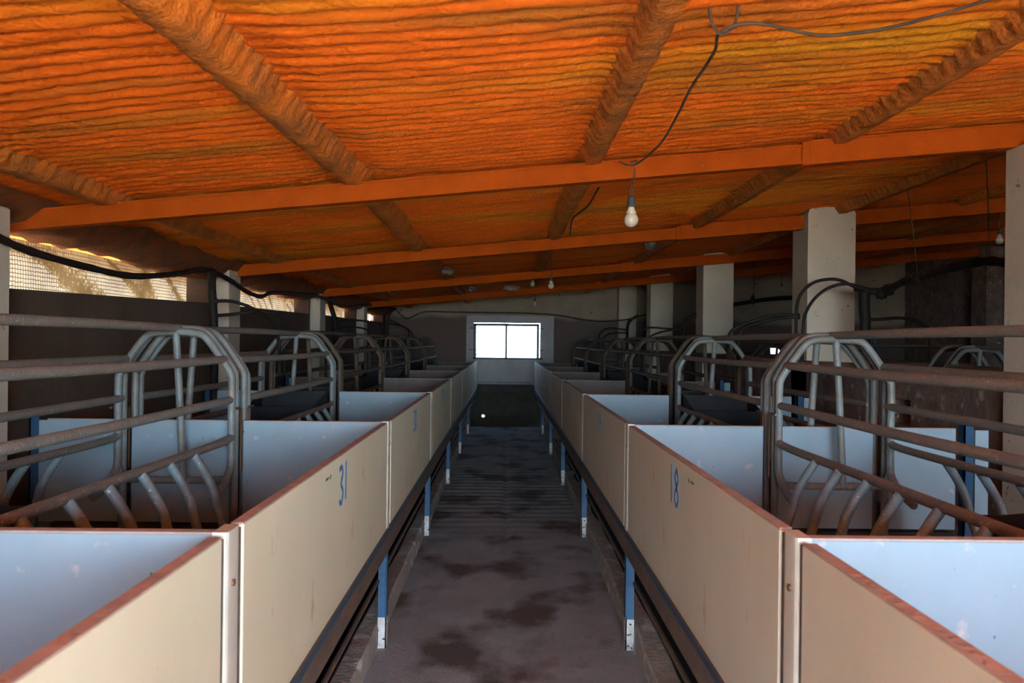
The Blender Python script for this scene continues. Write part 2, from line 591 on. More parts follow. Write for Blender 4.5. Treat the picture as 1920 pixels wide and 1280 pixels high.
# purlins under the sheet, foam coated
words = ['nearest the left wall', 'second from the left wall, left of the aisle', 'running just right of the hanging bulb cable',
         'third over the right row of pens', 'passing over the whitewashed pillars', 'first beyond the whitewashed pillars',
         'second beyond the pillars', 'third beyond the pillars', 'nearest the dark right wall']
words[2] = 'over the aisle, left of the hanging bulb'
words[3] = 'over the right row of pens'
for i, rx in enumerate(RIBS):
    yy = np.concatenate([np.arange(YB, 0.8, 0.04), np.arange(0.8, 8.0, 0.02), np.arange(8.0, YE, 0.04)])
    prof = [(-0.095, 0.01), (-0.066, -0.035), (-0.050, -0.068), (-0.038, -0.088), (0.0, -0.091), (0.038, -0.088),
            (0.048, -0.068), (0.062, -0.035), (0.085, 0.01)]
    px = np.array([p[0] for p in prof])
    pz = np.array([p[1] for p in prof])
    PX, PY = np.meshgrid(px, yy)
    PZ = np.tile(pz, (len(yy), 1))
    lump = vnoise(PX * 40 + i * 9, PY * 22, 20 + i) - 0.5
    rid = np.abs(np.sin(np.pi * PY / 0.083 + 2.2 * vnoise(PY * 1.3, PX * 0 + i, 31)))
    side = np.clip(np.abs(PX) / 0.09, 0, 1)
    fold = (PX < 0) if i > 1 else (PX > 0)
    lz = PZ - 0.010 * lump - 0.010 * rid * side * fold
    lx = PX * (1 + 0.16 * lump + 0.14 * rid * side * fold) + rx
    if i == 1:
        lx = lx + 0.034 * (np.minimum(PY, 4.3) - 4.3)
    o = grid_mesh('roof_purlin', lx, PY, sheet_z(lx) + lz, 'foam_rib')
    tag(o, 'foam-coated orange roof purlin running lengthwise, ' + words[i], 'purlin', 'lengthwise roof purlins')

# cross beams
bl = ['behind the hanging bulb, nearest and largest in view', 'second from the front, ending at the large whitewashed pillar',
      'third from the front across the roof', 'last cross beam before the end wall']
bi = 0
for yb in BEAMS:
    if yb < 0:
        continue
    r = empty('roof_beam', (0, yb, H + 0.82), 'orange painted steel roof beam crossing the barn, ' + bl[bi], 'beam', 'roof beams')
    b = MB()
    x0, x1 = XL - 0.16, XR
    xj = 1.62

    def chan(xa, xb, zb, zt, d):
        def zz(x, o): return SL * x + o
        for (ya, y2, oa, ob) in ((-d, -d + 0.010, zb + 0.006, zt - 0.006), (-d - 0.006, d, zb, zb + 0.012), (-d - 0.006, d, zt - 0.012, zt)):
            vs = []
            for x in (xa, xb):
                for y in (ya, y2):
                    for o_ in (oa, ob):
                        vs.append((x, y, zz(x, o_)))
            b.add(vs, [(0, 1, 3, 2), (4, 6, 7, 5), (0, 4, 5, 1), (2, 3, 7, 6), (0, 2, 6, 4), (1, 5, 7, 3)])
    chan(x0, xj, 0.0, 0.105, 0.035)
    b.build('beam_channel', 'beam_paint', r)
    b = MB()
    chan(xj, x1, -0.008, 0.122, 0.042)
    b.build('beam_channel', 'beam_paint', r)
    b = MB()
    b.box(xj - 0.035, xj + 0.01, -0.05, 0.03, SL * xj - 0.012, SL * xj + 0.118, 0.006)
    b.build('joint_plate', 'beam_paint', r)
    bi += 1

# ------------------------------------------------------------------ floor, pits and kerbs
AL, AR = -0.605, 0.650              # aisle faces of the two pen rows
fl = MB()
yy = np.arange(YB - 0.2, 14.9, 0.025)
X, Y = np.meshgrid(np.linspace(-0.745, 0.80, 60), yy)
far = np.clip((Y - 6.0) / 2.5, 0, 1)
Z = -0.0035 * far * (1 + np.sin(2 * np.pi * (Y + 0.05 * vnoise(X * 3, Y * 0.6, 81)) / 0.19)) - 0.004 * vnoise(X * 4, Y * 3, 82)
Z -= 0.012 * np.exp(-((X - 0.03) / 0.035) ** 2) * np.clip((Y - 5) / 1.5, 0, 1)
Z -= 0.004 * (np.abs(X - 0.02) < 0.014) * (Y < 5)
Z[-1, :] = -0.5
fo = struct(grid_mesh('floor', X, Y, Z, 'concrete'))
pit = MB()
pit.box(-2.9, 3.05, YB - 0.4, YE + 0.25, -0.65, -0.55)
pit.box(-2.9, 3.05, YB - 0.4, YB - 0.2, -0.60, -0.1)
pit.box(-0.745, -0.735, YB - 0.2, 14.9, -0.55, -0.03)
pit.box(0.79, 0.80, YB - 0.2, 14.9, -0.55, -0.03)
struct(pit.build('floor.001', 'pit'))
f2 = MB()
f2.box(2.98, XR + 0.2, YB - 0.2, YE, -0.1, 0.57)
struct(f2.build('floor.002', 'concrete'))
for i, (a, b_) in enumerate(((-0.745, -0.645), (0.69, 0.80))):
    yy = np.arange(YB, 14.9, 0.12)
    prof = [(a, -0.001), (a, 0.115), (a + 0.012, 0.125), (b_ - 0.012, 0.125), (b_, 0.112), (b_, -0.001)]
    PX, PY = np.meshgrid(np.array([p[0] for p in prof]), yy)
    PZ = np.tile(np.array([p[1] for p in prof]), (len(yy), 1))
    nzz = vnoise(PX * 20, PY * 4, 41 + i) - 0.5
    PX = PX + 0.018 * nzz * (PZ > 0)
    PZ = PZ + 0.014 * nzz * (PZ > 0.01)
    struct(grid_mesh('trim_%d' % (i + 1), PX, PY, PZ, 'curb', False))

# ------------------------------------------------------------------ walls
w = MB()


def top_at(x):
    return sheet_z(x) + 0.04


# end wall with two window openings and a round drain hole
def wall_y(mb, y0, y1, x0, x1, holes, z0=-0.55):
    xsb = sorted({x0, x1} | {h[0] for h in holes} | {h[1] for h in holes})
    for a, b in zip(xsb[:-1], xsb[1:]):
        zs = z0
        hs = sorted([h for h in holes if h[0] <= a + 1e-6 and h[1] >= b - 1e-6], key=lambda h: h[2])
        for h in hs:
            mb.box(a, b, y0, y1, zs, h[2])
            zs = h[3]
        mb.prism([(a, zs), (b, zs), (b, top_at(b)), (a, top_at(a))], y0, y1)


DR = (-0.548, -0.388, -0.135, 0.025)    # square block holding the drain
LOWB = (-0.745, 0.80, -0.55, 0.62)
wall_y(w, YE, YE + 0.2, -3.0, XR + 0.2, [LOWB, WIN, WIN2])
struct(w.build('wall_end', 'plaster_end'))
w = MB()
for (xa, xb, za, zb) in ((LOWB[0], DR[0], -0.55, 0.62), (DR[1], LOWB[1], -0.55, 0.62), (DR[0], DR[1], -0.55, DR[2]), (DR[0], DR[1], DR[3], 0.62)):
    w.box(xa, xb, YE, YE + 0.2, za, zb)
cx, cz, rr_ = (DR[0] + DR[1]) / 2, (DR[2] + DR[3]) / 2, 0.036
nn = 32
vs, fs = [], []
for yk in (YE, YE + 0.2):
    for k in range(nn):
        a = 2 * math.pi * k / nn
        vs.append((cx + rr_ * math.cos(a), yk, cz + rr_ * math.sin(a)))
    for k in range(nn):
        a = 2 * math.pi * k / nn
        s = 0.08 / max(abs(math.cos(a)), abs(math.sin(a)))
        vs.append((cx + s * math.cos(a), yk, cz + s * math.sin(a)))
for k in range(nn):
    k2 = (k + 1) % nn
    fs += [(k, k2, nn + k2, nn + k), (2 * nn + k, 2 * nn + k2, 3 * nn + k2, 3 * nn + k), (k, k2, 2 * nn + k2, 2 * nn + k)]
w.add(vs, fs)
struct(w.build('wall_end_base', 'low_shaded'))
s_ = MB()
sx0, sx1 = -0.86, 1.08
for (a, b, c, d) in ((sx0, WIN[0], 0.66, 2.18), (WIN[1], sx1, 0.66, 2.18), (WIN[0], WIN[1], WIN[3], 2.18), (WIN[0], WIN[1], 0.66, WIN[2])):
    s_.box(a, b, YE - 0.02, YE + 0.001, c, d)
s_.box(WIN[0] - 0.05, WIN[1] + 0.04, YE - 0.06, YE + 0.02, WIN[2] - 0.03, WIN[2], 0.006)
struct(s_.build('trim_3', 'surround'))

# left wall: solid to a sill, piers above
lw = MB()
piers = [(YB - 0.2, 4.15), (7.0, 7.42), (10.55, 10.95), (13.85, 14.25), (16.9, YE)]
sills = [(4.15, 7.0, 1.86, 1.92), (7.42, 10.55, 1.925, 1.95), (10.95, 13.85, 1.96, 1.97), (14.25, 16.9, 1.98, 1.99)]
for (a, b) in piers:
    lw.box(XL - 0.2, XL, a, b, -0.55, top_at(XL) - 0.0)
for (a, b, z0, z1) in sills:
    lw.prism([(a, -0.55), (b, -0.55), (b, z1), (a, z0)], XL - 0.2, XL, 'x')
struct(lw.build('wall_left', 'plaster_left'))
for i, (a, b) in enumerate(((3.6, 3.98), (7.1, 7.42), (10.6, 10.92), (13.9, 14.22))):
    p = MB()
    p.box(XL, XL + 0.14, a, b, -0.5, sheet_z(XL) - 0.1, 0.01)
    struct(p.build('trim_%d' % (4 + i), 'whitewash'))
# eave timber above the openings, crusted with foam
yy = np.arange(YB, YE, 0.04)
prof = [(-2.86, 2.30), (-2.86, 2.17), (-2.80, 2.15), (-2.66, 2.15), (-2.57, 2.17), (-2.50, 2.22), (-2.42, 2.31)]
PX, PY = np.meshgrid(np.array([p[0] for p in prof]), yy)
PZ = np.tile(np.array([p[1] for p in prof]), (len(yy), 1))
nzz = vnoise(PX * 18, PY * 9, 61) - 0.5
PZ = PZ + 0.05 * nzz + 0.05 * (vnoise(PX * 0 + 1, PY * 1.5, 62) - 0.5)
PX = PX + 0.04 * nzz
PZ = PZ + 0.05 * np.clip((6.0 - PY) / 2, 0, 1) * (PZ < 2.26)
struct(grid_mesh('trim_8', PX, PY, PZ, 'foam_dark'))

rw = MB()
rw.box(XR, XR + 0.2, YB - 0.2, YE, -0.1, top_at(XR))
for yb in BEAMS[1:]:
    rw.box(XR - 0.3, XR, yb - 0.25, yb + 0.2, -0.1, top_at(XR) - 0.1)
struct(rw.build('wall_right', 'low_wall'))
bw = MB()
wall_y(bw, YB - 0.2, YB, -3.0, XR + 0.2, [(DOOR[0], DOOR[1], -0.1, DOOR[2])], -0.1)
struct(bw.build('wall_back', 'plaster'))

# low dividing wall between the pillars
XW = 2.78
lo = MB()
def low(a, b, z0, z1): lo.box(XW, XW + 0.2, a, b, z0, z1)
low(YB, 5.34, -0.5, 1.43)
low(5.34, 5.60, -0.5, 1.06)
low(5.34, 5.60, 1.24, 1.43)
low(5.60, YE, -0.5, 1.43)
struct(lo.build('wall_divider', 'low_wall'))

# pillars
pl = [(3.88, 4.31, 2.75, 3.19, H + 0.82 + SL * 2.9 - 0.01, 'at the right edge of the picture, under the nearest roof beam'),
      (7.20, 7.58, 2.78, 3.22, sheet_z(3) - 0.02, 'broad and pale, behind the arched black hoses'),
      (10.85, 11.25, 2.74, 3.16, sheet_z(3) - 0.02, 'middle one of the row, third from the front'),
      (14.35, 14.75, 2.66, 3.07, sheet_z(3) - 0.02, 'fourth from the front, beside the hoses near the end wall'),
      (17.10, 17.38, 2.48, 2.86, sheet_z(2.7) - 0.02, 'narrow and farthest, standing against the end wall')]
for (y0, y1, x0, x1, zt, lab) in pl:
    p = MB()
    if y0 > 5:
        nb = 8
        poly = [(x0, 0), (x1, 0)]
        rb = 0.07
        for k in range(nb + 1):
            a = math.pi / 2 * k / nb
            poly.append((x1 - rb + rb * math.cos(a), zt - rb + rb * math.sin(a)))
        for k in range(nb + 1):
            a = math.pi / 2 + math.pi / 2 * k / nb
            poly.append((x0 + rb + rb * math.cos(a), zt - rb + rb * math.sin(a)))
        p.prism(poly, y0, y1)
    else:
        p.box(x0, x1, y0, y1, 0, zt, 0.012)
    o = p.build('concrete_pillar', 'whitewash')
    tag(o, 'square whitewashed pillar ' + lab, 'pillar', 'pillars behind the right row of pens')

# ------------------------------------------------------------------ windows
def window(name, win, mull, gap=0.0):
    fr = MB()
    x0, x1, z0, z1 = win
    x1 -= gap
    z1 -= gap * 0.6
    t = 0.055 if gap else 0.02
    y0, y1 = YE + 0.03, YE + 0.07
    fr.box(x0, x1, y0, y1, z0, z0 + t * 0.7)
    fr.box(x0, x1, y0, y1, z1 - t, z1)
    fr.box(x0, x0 + t, y0, y1, z0, z1)
    fr.box(x1 - t, x1, y0, y1, z0, z1)
    if mull is not None:
        fr.box(mull - 0.021, mull + 0.021, y0, y1, z0, z1)
        for sx_ in (x0 - 0.09, x1 + 0.0):
            for zz in (z0 + 0.2, z1 - 0.12):
                fr.box(sx_, sx_ + 0.09, YE - 0.03, YE - 0.015, zz, zz + 0.02)
        fr.box(x1 - 0.05, x1 + 0.08, YE - 0.05, YE + 0.0, z0, z0 + 0.05)
    o = struct(fr.build(name, 'frame_dark'))
    g = MB()
    g.box(x0 + t, x1 - t, YE + 0.045, YE + 0.049, z0 + t * 0.7, z1 - t)
    g.build('glass_pane', 'pane_glass', o)
window('window_1', WIN, 0.025, 0.02)
window('window_2', WIN2, None)

# outside ground
g = MB()
g.box(-60, 60, YB - 60, YB - 0.2, -0.35, -0.1)
g.box(-60, -3.0, YB - 0.2, 80, -0.35, -0.1)
g.box(-3.0, 60, YE + 0.2, 80, -1.2, -0.7)
struct(g.build('floor.003', 'ground'))

# shade cloth outside each eave opening
nl = ['with a honeycomb net pattern, in the large front opening', 'sagging behind the second opening from the front',
      'behind the third opening from the front', 'behind the farthest opening']
for i, (a, b, z0, z1) in enumerate(sills):
    yy = np.linspace(a, b + 0.39, 60)
    zz = np.linspace(z0 - 0.3, 2.20, 16)
    PY, PZ = np.meshgrid(yy, zz)
    PX = -3.02 + 0.16 * (vnoise(PY * 1.1 + PZ * 1.4, PZ * 1.5, 70 + i) - 0.5)
    o = grid_mesh('shade_net', PX, PY, PZ, 'netting')
    tag(o, 'sunlit tan shade netting ' + nl[i] + ', left wall', 'netting', 'shade nets in the left wall openings')

# ------------------------------------------------------------------ pens
PZ0, PZ1 = 0.625, 1.18              # bottom and top of the boards
J = [1.755 + 2.375 * k for k in range(7)]
YEND = 17.3
ordn = ['nearest', 'second', 'third', 'fourth', 'fifth', 'sixth', 'seventh']
SIDES = [(-1, AL, 'left', 'panel_cream', [None, '31', '30', '29', '28', '27', None]),
         (1, AR, 'right', 'panel_tan', [None, '18', '19', '20', '21', '22', None])]
TH = 0.030
GL = {'0': [[(0.5, 1), (0.15, 0.75), (0.15, 0.25), (0.5, 0), (0.85, 0.25), (0.85, 0.75), (0.5, 1)]],
      '1': [[(0.5, 1.08), (0.5, 0)]],
      '2': [[(0.1, 0.8), (0.45, 1), (0.85, 0.75), (0.1, 0.0), (0.9, 0.0)]],
      '3': [[(0.1, 0.95), (0.6, 1.0), (0.85, 0.78), (0.45, 0.55), (0.9, 0.3), (0.6, 0.0), (0.1, 0.1)]],
      '7': [[(0.1, 1), (0.9, 1), (0.4, 0)]],
      '8': [[(0.5, 0.52), (0.15, 0.77), (0.5, 1), (0.85, 0.77), (0.5, 0.52), (0.1, 0.25), (0.5, 0), (0.9, 0.25), (0.5, 0.52)]],
      '9': [[(0.85, 0.7), (0.5, 0.5), (0.15, 0.75), (0.5, 1), (0.85, 0.75), (0.7, 0)]]}


def stroke(mb, pts, xf, wd, tk=0.0012):
    """flat painted stroke on a plane x = xf, pts are (y, z)"""
    P = [Vector((0, a, b)) for a, b in pts]
    Q = []
    for i in range(len(P) - 1):
        a = P[max(i - 1, 0)]; b = P[i]; c = P[i + 1]; d = P[min(i + 2, len(P) - 1)]
        for s in range(6):
            u = s / 6
            Q.append(0.5 * ((2 * b) + (c - a) * u + (2 * a - 5 * b + 4 * c - d) * u * u + (3 * b - a - 3 * c + d) * u ** 3))
    Q.append(P[-1])
    vs = []
    for i, q in enumerate(Q):
        t = (Q[min(i + 1, len(Q) - 1)] - Q[max(i - 1, 0)]).normalized()
        nrm = Vector((0, -t.z, t.y)) * wd / 2
        for s in (1, -1):
            for dx in (0, tk):
                p = q + nrm * s
                vs.append((xf + dx, p.y, p.z))
    fs = []
    for i in range(len(Q) - 1):
        a, b = i * 4, i * 4 + 4
        fs += [(a, b, b + 2, a + 2), (a + 1, a + 3, b + 3, b + 1), (a, a + 1, b + 1, b), (a + 2, b + 2, b + 3, a + 3)]
    mb.add(vs, fs)


for (sg, XA, sname, pmat, nums) in SIDES:
    bounds = [(-2.9, J[0] - 0.06)] + [(J[k] + 0.082, J[k + 1] - 0.058) for k in range(6)] + [(J[6] + 0.082, YEND)]  # first board runs on unseen behind the camera to confine the light
    bounds = [bounds[0]] + bounds[1:]
    for k, (a, b) in enumerate(bounds):
        num = nums[k] if k < len(nums) else None
        if k == 0:
            lab = 'plain cream board fronting the %s pens, nearest the camera with no number' % sname
        elif num:
            lab = 'cream pen-front board of the %s row painted with blue number %s' % (sname, num)
            if k > 1:
                lab = 'pen-front board of the %s row, %s from the camera, faint marks on it' % (sname, ordn[k])
        else:
            lab = 'pen-front board of the %s row lit blue-white by the end window, %s from the camera' % (sname, ordn[min(k, 6)] if k < 7 else 'last')
        if k == 7:
            lab = 'short pen-front board of the %s row touching the end wall' % sname
        r = empty('pen_board', (XA, (a + b) / 2, PZ0), lab, 'board', 'front boards of the %s row' % sname)
        p = MB()
        hy = (b - a) / 2
        p.box(0, sg * TH, -hy, hy, 0, PZ1 - PZ0 - 0.004, 0.0015)
        p.build('board', pmat if k < 3 else pmat, r)
        e = MB()
        e.box(sg * 0.001, sg * (TH + 0.001), -hy, hy, PZ1 - PZ0 - 0.0035, PZ1 - PZ0, 0.001)
        e.build('top_edge', 'edge_brown', r)['label'] = 'brown dusty top edge'
        if num:
            mk = MB()
            yc = 2.97 if k == 1 else (a + b) / 2
            wdt, hgt = 0.075, 0.135
            for q, ch in enumerate(num):
                for st in GL[ch]:
                    if sg < 0:      # read from the aisle: left to right goes away from the camera
                        y0 = yc - 0.085 + q * 0.085
                        pts = [(y0 - a + u * wdt, v * hgt) for u, v in st]
                    else:
                        y0 = yc + 0.085 - q * 0.085
                        pts = [(y0 - a - u * wdt, v * hgt) for u, v in st]
                    pts = [(u + a - (a + b) / 2, v + 1.0 - PZ0) for u, v in pts]
                    stroke(mk, pts, -sg * 0.0013, 0.018 if k == 1 else 0.016)
            o = mk.build('painted_number', 'blue_mark', r)
            o['label'] = 'hand-painted blue number ' + num if k == 1 else 'faint painted number'
            if k == 1:
                pm = MB()
                for (d0, z0, d1, z1) in ((-0.30, 1.13, -0.26, 1.132), (-0.24, 1.125, -0.22, 1.135)):
                    stroke(pm, [(yc + d0 - (a + b) / 2, z0 - PZ0), (yc + d1 - (a + b) / 2, z1 - PZ0)], -sg * 0.0013, 0.007)
                pm.build('pencil_mark', 'pencil', r)
    # joint posts
    for k, y in enumerate(J):
        r = empty('joint_post', (XA, y, PZ0), 'white plastic post covering the %s joint between the %s row front boards'
                  % (ordn[k], sname), 'post', 'joint posts of the %s row' % sname)
        p = MB()
        nb = 10
        poly = []
        for q in range(nb + 1):
            t = -1 + 2 * q / nb
            poly.append((-sg * (0.004 * math.sqrt(max(0, 1 - t ** 4)) - 0.001), 0.008 + t * 0.040))
        poly += [(sg * (TH + 0.002), 0.048), (sg * (TH + 0.002), -0.032)]
        p.prism(poly, 0, PZ1 - PZ0 + 0.004, 'z')
        p.build('cover_strip', 'pvc_white', r)
        p = MB()
        p.box(sg * 0.006, sg * (TH - 0.002), -0.057, 0.081, 0, PZ1 - PZ0 - 0.010)
        p.build('seal', 'rubber_dark', r)['label'] = 'dark gap seal behind the cover strip'
        p = MB()
        for zz in (0.44,):
            p.tube([(-sg * 0.002, 0.0, zz), (-sg * 0.008, 0.0, zz)], 0.008, 10)
        p.build('screw', 'screw', r)
    # unseen partition behind the camera, added to hold back light
    for (a, b) in ((abs(XA) + TH + 0.003, 1.365), (1.37, 2.385)):
        p = MB()
        p.box(0, sg * (b - a), -0.014, 0.014, 0.02, PZ1 - PZ0, 0.001)
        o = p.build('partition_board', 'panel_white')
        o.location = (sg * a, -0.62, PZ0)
        tag(o, 'white board added unseen behind the camera to block light, %s row' % sname, 'board', 'added light-blocking boards of the %s row' % sname)
    # cross boards
    pieces = [(abs(XA) + TH + 0.003, 1.365, 'aisle-side'), (1.435, 1.945, 'middle'), (2.015, 2.385, 'wall-side')]
    for k, y in enumerate(J):
        for (a, b, pn) in pieces:
            if pn == 'middle' and k != 1:
                continue
            if k == 0 and pn != 'aisle-side':
                continue
            if sg > 0: off = 0.0
            dusty = k >= 3  # far boards: brown dimness of the back bays painted into the colour
            r = empty('partition_board', (sg * a, y, PZ0), ('shade-toned brown' if dusty else 'white') + ' %s partition board across the %s row behind its %s front board'
                      % (pn, sname, ordn[k]), 'board', 'partition boards of the %s row' % sname)
            p = MB()
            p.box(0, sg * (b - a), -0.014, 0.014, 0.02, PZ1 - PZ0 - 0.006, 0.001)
            p.build('board', 'panel_dim' if dusty else 'panel_white', r)
            p = MB()
            p.box(0, sg * (b - a), -0.015, 0.015, PZ1 - PZ0 - 0.006, PZ1 - PZ0, 0.001)
            p.build('top_edge', 'edge_brown', r)['label'] = 'brown top edge'
        # blue outer post
        r = empty('wall_post', (sg * 2.46, y, 0), 'dark blue steel post on the wall side of the %s row, %s from the camera'
                  % (sname, ordn[k]), 'post', 'wall-side posts of the %s row' % sname)
        r.location.z = -0.45
        p = MB()
        p.box(-0.025, 0.025, -0.004, 0.004, 0, 1.65)
        p.box(-0.025, -0.017, -0.004, 0.045, 0, 1.65)
        p.build('angle_bar', 'blue_paint', r)
        p = MB()
        p.box(0.03, 0.10, -0.012, 0.012, 1.09, 1.62, 0.001)
        p.build('white_strip', 'panel_white', r)
    # long carrying rail
    a, b = -2.9, YEND
    r = empty('deck_rail', (XA, a, 0.53), 'long rusty steel angle rail under the %s row front boards' % sname, 'rail')
    p = MB()
    L = b - a
    p.box(-sg * 0.022, -sg * 0.016, 0, L, 0, 0.088, 0.001)
    p.box(-sg * 0.022, sg * 0.05, 0, L, 0.088, 0.094, 0.001)
    p.box(-sg * 0.016, sg * 0.04, 0, L, 0.0, 0.006)
    p.build('angle_bar', 'rust_rail', r)
    p = MB()
    p.box(-sg * 0.0235, -sg * 0.010, 0, L, 0.0905, 0.0955)
    p.build('painted_edge', 'blue_paint', r)['label'] = 'blue painted top lip'
    # lower pipe
    p = MB()
    p.tube([(sg * (abs(XA) + 0.045), -1, 0.35), (sg * (abs(XA) + 0.045), YEND, 0.35)], 0.012, 8)
    tag(p.build('lower_pipe', 'rust_rail'), 'thin rusty pipe running low behind the blue legs of the %s row' % sname, 'pipe')
    # blue legs
    for k in range(0, 6):
        y = J[k]
        if k == 0:
            lab = 'blue steel leg under the first joint of the %s row, close to the camera' % sname
        else:
            lab = 'blue steel leg with white foot under the %s row, %s in view from the camera' % (sname, ordn[k - 1])
        if k == 0:
            continue
        r = empty('support_leg', (sg * (abs(XA) + 0.002), y, 0), lab, 'leg', 'blue legs of the %s row' % sname)
        p = MB()
        p.box(0, sg * 0.040, -0.030, -0.024, 0.16, 0.53)
        p.box(-sg * 0.004, sg * 0.002, -0.030, 0.024, 0.16, 0.53)
        p.build('upright', 'blue_paint', r)
        p = MB()
        p.box(-sg * 0.0045, sg * 0.041, -0.031, -0.0235, 0.0, 0.162)
        p.box(-sg * 0.005, sg * 0.0025, -0.031, 0.0245, 0.0, 0.162)
        p.build('foot', 'white_foot', r)['label'] = 'flaking white painted foot'
        p = MB()
        p.prism([(0, 0.45), (sg * 0.035, 0.527), (0, 0.527)], 0.0, 0.006)
        p.build('gusset', 'white_foot', r)
    # slatted pen floors
    sl0 = None
    for k in range(0, 7):
        a, b = (J[k - 1] + 0.02 if k else -2.9), (J[k] - 0.02)
        r = empty('slatted_floor', (sg * 1.53, a, 0.56), 'dark slatted raised floor of the %s pen in the %s row' % (ordn[k], sname),
                  'floor grid', 'slatted floors of the %s row' % sname)
        p = MB()
        nsl = int((b - a) / 0.05)
        for q in range(nsl):
            yq = 0.01 + q * 0.05
            p.box(-0.86, 0.86, yq, yq + 0.034, 0.03, 0.06)
        p.build('slats', 'slat', r)
        p = MB()
        for xq in (-0.84, -0.3, 0.3, 0.84):
            p.box(xq - 0.02, xq + 0.02, 0.0, b - a - 0.01, -0.03, 0.03)
        p.build('joists', 'slat', r)

# ------------------------------------------------------------------ farrowing crates
PR = 0.0195
CL = 2.19                           # crate length
HW = 0.288


def make_crate():
    r = empty('farrowing_crate', (0, 0, 0.62), '', 'crate')
    zf = 0.0

    def Zw(z): return z - 0.62
    def arch(y, zb, r_=PR):
        pts = [(-HW, y, zb)]
        L = [(-HW, 1.00), (-HW, 1.38), (-HW + 0.008, 1.44), (-HW + 0.055, 1.515), (-HW + 0.125, 1.61), (-HW + 0.175, 1.648), (-0.04, 1.655)]
        pts += [(a, y, Zw(z)) for a, z in L]
        pts += [(-a, y, Zw(z)) for a, z in L[::-1]]
        pts += [(HW, y, zb)]
        m = MB()
        m.tube(pts, r_, 10, 4)
        return m
    # local y: 0 = head end, CL = tail end
    arch(0.0, Zw(0.625)).build('end_arch', 'galv', r)
    arch(CL, Zw(0.625)).build('end_arch', 'galv', r)
    for (y, s) in ((0.055, 1), (CL - 0.055, -1)):
        m = MB()
        for sd in (-1, 1):
            L = [(0.0, 0, 1.640), (-HW + 0.175, 0, 1.632), (-HW + 0.125, 0, 1.60), (-HW + 0.055, 0, 1.505), (-HW + 0.008, 0, 1.43), (-HW, 0, 1.37), (-HW, 0, 1.15),
                 (-HW, 0, 0.98), (-HW, s * 0.03, 0.925), (-HW, s * 0.12, 0.87), (-HW, s * 0.24, 0.835)]
            m.tube([(sd * a, y + c, Zw(z)) for a, c, z in L], PR, 10, 4)
        m.build('side_frame', 'galv', r)
    for y in (0.055, CL - 0.055):
        m = MB()
        m.tube([(-HW, y, Zw(0.96)), (-HW + 0.02, y, Zw(0.905)), (-HW + 0.07, y, Zw(0.885)), (HW - 0.07, y, Zw(0.885)),
                (HW - 0.02, y, Zw(0.905)), (HW, y, Zw(0.96))], PR * 0.95, 10, 4)
        m.build('gate_bar', 'rail_dusty', r)
        m = MB()
        m.tube([(0.0, y, Zw(1.65)), (0.02, y, Zw(1.35)), (0.045, y, Zw(0.885))], PR * 0.95, 10, 3)
        m.build('gate_rod', 'galv', r)
    m = MB()
    m.tube([(0, -0.01, Zw(1.658)), (0, CL * .5, Zw(1.664)), (0, CL + 0.01, Zw(1.658))], PR * 1.05, 12, 4)
    m.build('top_rail', 'rail_dusty', r)
    for sd in (-1, 1):
        for (a, z) in ((HW - 0.045, 1.500), (HW - 0.005, 1.295)):
            m = MB()
            m.tube([(sd * a, 0.04, Zw(z)), (sd * a, CL * .5, Zw(z - 0.006)), (sd * a, CL - 0.04, Zw(z))], PR * 1.02, 12, 3)
            m.build('side_rail', 'rail_dusty', r)
        m = MB()
        m.tube([(sd * HW, 0.05, Zw(1.12)), (sd * HW, 0.18, Zw(1.095)), (sd * HW, CL * .5, Zw(1.095)),
                (sd * HW, CL - 0.18, Zw(1.095)), (sd * HW, CL - 0.05, Zw(1.12))], PR, 12, 5)
        m.build('lower_rail', 'rail_dusty', r)
        for q in range(6):
            y = CL - 0.555 - q * 0.252
            m = MB()
            m.tube([(sd * (HW + 0.008), y, Zw(1.082)), (sd * (HW + 0.05), y, Zw(1.02)), (sd * (HW + 0.092), y, Zw(0.94)),
                    (sd * (HW + 0.112), y, Zw(0.86)), (sd * (HW + 0.14), y, Zw(0.78)), (sd * (HW + 0.165), y, Zw(0.71))], PR * 0.98, 10, 3)
            m.build('finger_bar', 'galv_clean', r)
    for sd in (-1, 1):
        m = MB()
        xl = sd * (HW + 0.026)
        m.tube([(xl, CL - 0.08, Zw(1.25)), (xl, CL - 0.02, Zw(1.25)), (xl, CL + 0.012, Zw(1.24)), (xl, CL + 0.012, Zw(0.92))], 0.006, 8)
        m.build('latch', 'screw', r)
    # trough at the head end
    t = MB()
    x = HW - 0.03
    poly = [(0.09, 1.20), (0.46, 1.10), (0.40, 0.84), (0.12, 0.80)]
    for sd in (-1, 1):
        t.prism([(a, Zw(z)) for a, z in poly], sd * x - 0.004, sd * x + 0.004, 'x')
    for (p, q) in ((0, 3), (3, 2), (2, 1)):
        (a, b_), (c, d) = poly[p], poly[q]
        t.add([(-x, a, Zw(b_)), (x, a, Zw(b_)), (x, c, Zw(d)), (-x, c, Zw(d)),
               (-x, a + 0.006, Zw(b_)), (x, a + 0.006, Zw(b_)), (x, c + 0.006, Zw(d) + 0.004), (-x, c + 0.006, Zw(d) + 0.004)],
              [(0, 1, 2, 3), (7, 6, 5, 4), (0, 4, 5, 1), (2, 6, 7, 3), (1, 5, 6, 2), (0, 3, 7, 4)])
    t.build('feed_trough', 'steel_dark', r)['label'] = 'dark steel feed trough'
    return r


